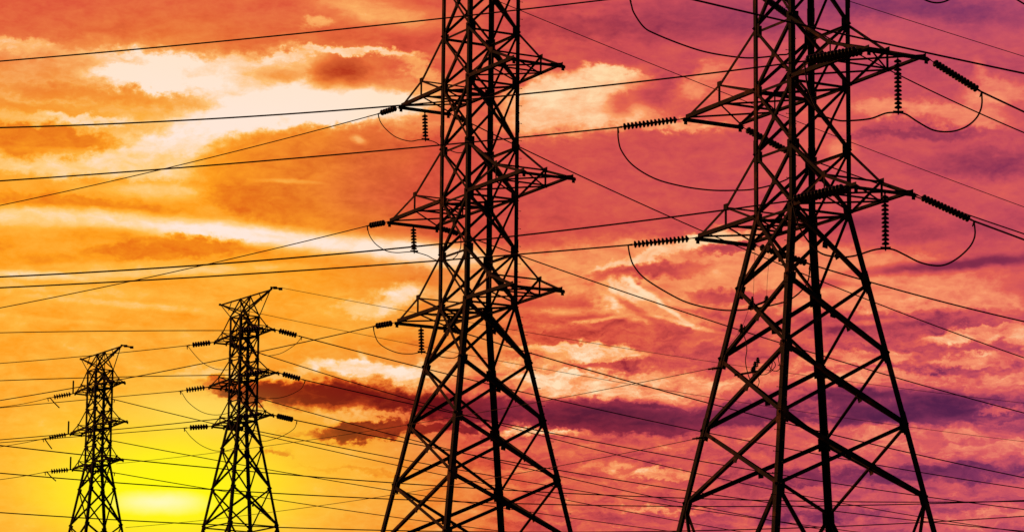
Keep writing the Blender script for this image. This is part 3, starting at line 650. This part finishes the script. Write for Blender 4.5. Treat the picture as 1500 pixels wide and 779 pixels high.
for k, (A, B, sag, rad) in WIRES.items():
    A, B = V3(A), V3(B)
    att = k[0] == 'T'
    t0 = 0.0 if (att or k[0] in 'QE') else -.35
    t1 = 1.0 if k[0] == 'Q' else (1.35 if (B-A).length > 12 else 2.6)
    n = 70; pts = []
    for i in range(n+1):
        t = t0 + (t1-t0)*i/n
        p = A.lerp(B, 0) + (B-A)*t; p.z -= 4*sag*t*(1-t); pts.append(p)
    bm = bmesh.new(); tube(bm, pts, rad, 6)
    o = link('power_line', bm, M_WIRE, smooth=True)
    tag(o, WL[k], 'overhead wire', 'overhead wires')

# ------------------------------------------------------------------ upright rods on the smallest tower's left arm tips
for l, nm in enumerate(('upper', 'middle', 'lower')):
    T = V3(STRINGS[('T1','L',l)][0]); bm = bmesh.new(); rod(bm, T + V3(-.25,0,-.1), T + V3(-.25,0,1.5), .10, 8); rod(bm, T + V3(-.25,0,1.4), T + V3(-.25,0,1.55), .06, 8)
    o = link('upright_rod', bm, M_FAR); tag(o, f'short upright rod standing on the {nm} left arm tip of the smallest tower', 'rod', 'rods on the arm tips of the smallest tower')
# short wire ends at the peaks of the two small towers
for (px, D, lab) in (([(177,505),(184,506.5),(193,508.5)], 462.5, 'short wire end at the right peak of the smallest tower'), ([(396,420.5),(403,421.5),(411,423)], 414, 'short link at the right peak of the taller small tower')):
    bm = bmesh.new(); P = [at(x, y, D - 4) for x, y in px]; tube(bm, P, .09, 6)
    for p in P[1:]: rod(bm, p - V3(.2,0,0), p + V3(.2,0,0), .16, 8)
    tag(link('wire_clamp', bm, M_FIT), lab, 'wire clamp')

# ------------------------------------------------------------------ small line gear on the the nearest tower left face
YG = 129.0
def pin(root, px, py, k=1.0):
    bm = bmesh.new(); lathe(bm, [(.02,-.16),(.02,-.04),(.075*k,-.03),(.085*k,.0),(.05*k,.03),(.07*k,.05),(.07*k,.08),(.04*k,.10),(.055*k,.13),(.03*k,.16)], 12)
    o = link('pin_insulator', bm, M_PORC, root, smooth=True, loc=at(px, py, YG) - root.location)
def bracket(a, b, pins, lab, extra=()):
    A, B = at(a[0], a[1], YG+.25), at(b[0], b[1], YG-.1); root = empty('bracket', A); tag(root, lab, 'line bracket')
    bm = bmesh.new(); angle(bm, V3(0,0,0), B-A, (0,0,1), (0,-1,0), .075); 
    for f in (.15, .85): rod(bm, (B-A)*f + V3(0,0,-.07), (B-A)*f + V3(0,0,.12), .018)
    link('bar', bm, M_STEEL, root)
    for p in pins: pin(root, *p)
bracket((1096,453), (1137,437), [(1100,448,1.2),(1123,440,1.2),(1102,441,.8)], 'steel bracket with pin insulators, upper one on the nearest tower left face')
bracket((1076,551), (1110,545), [(1103,544,1.2),(1106,536,1.0),(1110,530,1.0)], 'steel bracket with clustered insulators, lower one on the nearest tower left face')
bracket((1083,486), (1092,481), [(1086,481,.9)], 'tiny bracket with one pin insulator between the two larger brackets')
def cable(px, r, lab, dy=0.0):
    bm = bmesh.new(); tube(bm, catmull([at(x, y, YG + dy*i/len(px)) for i, (x, y) in enumerate(px)], 6), r, 6)
    tag(link('cable', bm, M_WIRE, smooth=True), lab, 'cable', 'loose cables on the nearest tower')
cable([(1087,484),(1092,498),(1094,512),(1092,528),(1095,545),(1100,560)], .016, 'loose cable hanging between the brackets of the nearest tower')
cable([(1112,549),(1124,547),(1130,538),(1133,522),(1138,518),(1141,530),(1142,540),(1134,543),(1127,536),(1131,527),(1136,535),(1128,545)], .014, 'coiled cable loop right of the lower bracket of the nearest tower')
cable([(1111,553),(1112,560),(1109,568),(1106,573)], .014, 'short cable end below the lower bracket of the nearest tower')
cable([(1103,443),(1104,420),(1105,395),(1106,362)], .006, 'left one of two hair thin vertical wires above the upper bracket')
cable([(1123,436),(1124,410),(1126,385),(1127,352)], .006, 'right one of two hair thin vertical wires above the upper bracket')
cable([(1096,455),(1086,481),(1072,500),(1058,517)], .006, 'hair thin slanting wire below the upper bracket of the nearest tower')
for (x, y, lab) in ((1043, 539, 'upper cable clamp on the left leg of the nearest tower'), (1020, 641, 'lower cable clamp on the left leg of the nearest tower')):
    A, B = at(x-6, y+1.5, 130), at(x+14, y-1, 130.0); root = empty('cable_clamp', A); tag(root, lab, 'cable clamp')
    bm = bmesh.new(); d = B-A; rod(bm, (0,0,0), d, .03, 8, .034); link('strap', bm, M_FIT, root)
    bm = bmesh.new()
    for i in range(4): rod(bm, d*(.3+.1*i), d*(.35+.1*i), .075, 10, .045)
    link('spool_insulator', bm, M_PORC, root)

for o in bpy.data.objects:
    if 'label' in o and not 4 <= len(o['label'].split()) <= 16: print('LABEL', len(o['label'].split()), o['label'])
